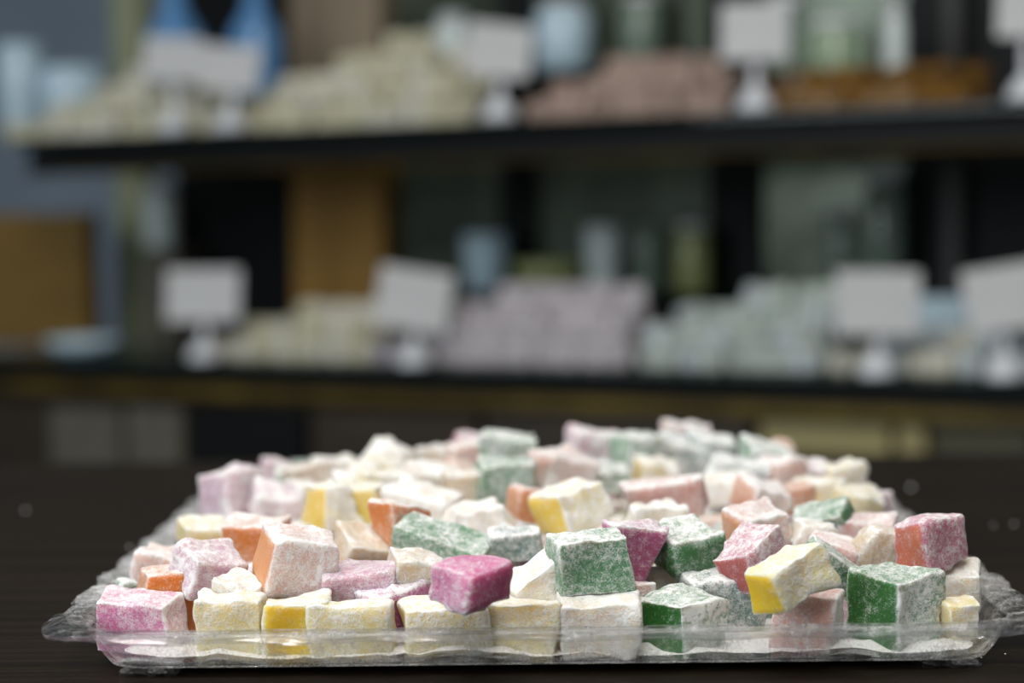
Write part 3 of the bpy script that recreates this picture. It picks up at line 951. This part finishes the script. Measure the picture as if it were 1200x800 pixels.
heap(['mint', 'mint', 'grey'], [(758, 392), (800, 368), (860, 348), (970, 344), (986, 390)], SH_LOW, 3, NS,
     'pale mint cube in the heap on the lower shelf', 'heap of pale mint cubes on the lower shelf', 'mint heap on the lower shelf')
heap(['grey', 'ivory'], [(988, 402), (1060, 396), (1140, 396), (1260, 390)], SH_LOW, 3, NS - 3,
     'greyish white cube in the flat heap behind two price cards', 'flat heap of greyish white cubes behind two price cards', 'greyish heap on the lower shelf')

# ------------------------------------------------------------------ price cards
def price_card(x0, y0, x1, y1, v, rz, tilt, zshelf, foot, label, mat='card'):
    """card on a stem with a foot; (foot) = picture x of the stem base"""
    xm, ym = (x0 + x1) / 2, (y0 + y1) / 2
    ua, za = upt(x0, ym, v); ub, _ = upt(x1, ym, v)
    uc = (ua + ub) / 2
    zt = upt(xm, y0, v)[1]; zbm = upt(xm, y1, v)[1]
    w = (ub - ua) * 0.96; h = zt - zbm
    base = upos(uc, v, zshelf + 0.0008)
    root = tag(empty('price_card', base, (0, 0, UYAW * 0.35 + rz)), label, 'price card', 'price cards on the shelves')
    zc = (zt + zbm) / 2 - zshelf
    vv, ff = box_data(-w / 2, w / 2, -0.0012, 0.0012, -h / 2, h / 2, 0.0008)
    c = ob('card', mesh('card', vv, ff, MAT[mat]), root, (0, 0, zc))
    c.rotation_euler = (R_(-8), R_(tilt), 0)
    vv, ff = box_data(-0.004, 0.004, 0.004, 0.008, 0.003, zc, 0.001)
    ob('stem', mesh('stem', vv, ff, MAT['plastic']), root)
    vv, ff = lathe([(0.018, 0), (0.0185, 0.004), (0.013, 0.014), (0.006, 0.022)], 16)
    ob('foot', mesh('foot', vv, ff, MAT['plastic'], True), root)
    return root


price_card(172, 44, 232, 96, 0.022, 0, 4, SH_UP, 0, 'smaller white card on the upper shelf end before the blue bottle')
price_card(238, 54, 300, 108, 0.022, 0, 6, SH_UP, 0, 'lilac grey price card between the two cream heaps')
price_card(550, 28, 620, 92, 0.022, 0.1, 7, SH_UP, 0, 'tilted price card at the end of the tallest cream heap')
price_card(846, 4, 924, 72, 0.022, 0, 0, SH_UP, 0, 'upright price card between pinkish brown heap and golden sweets')
price_card(1168, -18, 1240, 46, 0.022, 0, 2, SH_UP, 0, 'price card past the golden sweets at the end of the upper shelf')
price_card(200, 316, 276, 378, 0.022, 0, 0, SH_LOW, 0, 'price card before the black panel on the lower shelf')
price_card(446, 316, 524, 388, 0.022, 0.1, 9, SH_LOW, 0, 'tilted price card between ivory and lilac heaps')
price_card(980, 318, 1078, 394, 0.022, 0, 1, SH_LOW, 0, 'large square price card beside the mint heap')
price_card(1130, 312, 1226, 388, 0.022, 0, -9, SH_LOW, 0, 'price card leaning back at the end of the lower shelf')
price_card(1078, 348, 1132, 402, 0.16, 0, 0, SH_LOW, 0, 'pale blue card standing behind the greyish heap', 'jar_blue')


# ------------------------------------------------------------------ jars, bottles and shapes added for mirror reflections
def jar(name, x0, y0, x1, y1, v, zbase, mat, label, kind='jar', cat='jar'):
    xm, ym = (x0 + x1) / 2, (y0 + y1) / 2
    ua, _ = upt(x0, ym, v); ub, _ = upt(x1, ym, v)
    r = (ub - ua) / 2 * 0.98
    zt = upt(xm, y0, v)[1]
    zb = upt(xm, y1, v)[1] if zbase is None else zbase
    zb += 0.0008; h = zt - zb
    root = tag(empty(name, upos((ua + ub) / 2, v, zb), (0, 0, 0)), label, cat)
    if kind == 'jar':
        pr = [(r * .85, 0), (r, h * .05), (r, h * .80), (r * .82, h * .88), (r * .80, h * .90)]
        ob('body', mesh('body', *lathe(pr), MAT[mat], True), root)
        ob('lid', mesh('lid', *lathe([(r * .86, h * .902), (r * .86, h * .97), (r * .7, h)]), MAT['plastic'], True), root)
    elif kind == 'cup':
        pr = [(r * .6, 0), (r * .8, h * .1), (r * .95, h * .6), (r, h * .99), (r * .93, h), (r * .85, h * .6), (r * .5, h * .12)]
        ob('body', mesh('body', *lathe(pr), MAT[mat], True), root)
        ob('base_ring', mesh('base_ring', *lathe([(r * .55, -0.0), (r * .62, 0.001), (r * .62, 0.003)]), MAT['plastic'], True), root)
    else:
        pr = [(r * .9, 0), (r, h * .04), (r, h * .6), (r * .4, h * .76), (r * .35, h * .93)]
        ob('body', mesh('body', *lathe(pr), MAT[mat], True), root)
        ob('cap', mesh('cap', *lathe([(r * .42, h * .931), (r * .42, h), (r * .3, h * 1.005)]), MAT['jar_dark'], True), root)
    return root


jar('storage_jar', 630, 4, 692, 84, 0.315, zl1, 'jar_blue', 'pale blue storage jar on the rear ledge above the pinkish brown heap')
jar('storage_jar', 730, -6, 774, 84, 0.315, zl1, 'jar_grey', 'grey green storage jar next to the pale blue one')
jar('reflection_cup', 545, 274, 595, 344, 0.30, zl2, 'jar_blue', 'pale blue cup shape for a card reflection in the mirrored back, beside the low olive one', 'cup', 'cup')  # cup shapes added in place of reflections in the mirrored back
jar('reflection_cup', 686, 264, 730, 344, 0.30, zl2, 'jar_white', 'white cup shape for a mirror reflection above the lilac heap', 'cup', 'cup')
jar('reflection_cup', 742, 264, 776, 344, 0.30, zl2, 'jar_grey', 'small grey cup shape for a mirror reflection between the white one and the pale olive jar', 'cup', 'cup')
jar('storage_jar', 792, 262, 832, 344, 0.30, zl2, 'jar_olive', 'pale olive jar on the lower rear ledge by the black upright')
jar('reflection_bowl', 604, 306, 684, 344, 0.30, zl2, 'jar_olive', 'low olive bowl shape for a heap reflected in the mirrored back, between two cup shapes', 'cup', 'bowl')  # added shape, stands in for a heap's reflection
jar('storage_jar', 902, -4, 940, 100, 0.20, SH_UP, 'jar_grey', 'grey jar behind the golden sweets beside the upright price card')
jar('storage_jar', 948, 22, 1012, 100, 0.20, SH_UP, 'jar_mint', 'rounded pale mint jar behind the golden sweets')
jar('storage_jar', 1036, 4, 1062, 100, 0.20, SH_UP, 'jar_white', 'slim white jar behind the golden sweets')
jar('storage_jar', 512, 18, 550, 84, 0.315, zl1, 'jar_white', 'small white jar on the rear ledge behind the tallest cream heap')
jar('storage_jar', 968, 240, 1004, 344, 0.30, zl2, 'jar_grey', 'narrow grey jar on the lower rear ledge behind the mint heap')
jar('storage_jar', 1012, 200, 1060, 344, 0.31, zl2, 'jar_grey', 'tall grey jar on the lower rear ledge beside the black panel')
jar('blue_bottle', 176, -40, 234, 60, 0.20, SH_UP, 'blue_glass', 'broad blue glass bottle at the olive post', 'bottle', 'bottle')
jar('blue_bottle', 272, -40, 326, 60, 0.22, SH_UP, 'blue_glass', 'blue glass bottle before the black panel on the upper shelf', 'bottle', 'bottle')
tb = ubox('storage_box', 172, 292, 206, 420, 0.27, 0.05, MAT['cab_grey'], None, z0=SH_LOW + 0.0008)
tag(tb, 'narrow grey box on the lower shelf carrying the white vase shape', 'box')
jar('reflection_vase', 172, 214, 205, 292, 0.295, upt(189, 292, 0.27)[1], 'jar_white', 'white vase shape for a reflection, on the narrow grey box', 'jar', 'vase')  # added shape, stands in for a pale reflection beside the post
jar('white_cup', 2, 52, 44, 120, 0.16, SH_UP, 'jar_blue', 'white blue cup at the very end of the upper shelf', 'cup', 'cup')
jar('white_bowl', 50, 80, 118, 124, 0.215, SH_UP, 'jar_blue', 'pale blue bowl beside the end of the cream heap', 'cup', 'bowl')
jar('white_bowl', 62, 396, 136, 430, 0.10, SH_LOW, 'jar_blue', 'pale blue bowl on the lower shelf end', 'cup', 'bowl')
bx = ubox('gift_box', -20, 250, 100, 340, 0.22, 0.03, MAT['kraft'], None, z0=SH_LOW + 0.0008)
tag(bx, 'golden brown cardboard box on the lower shelf end', 'box')
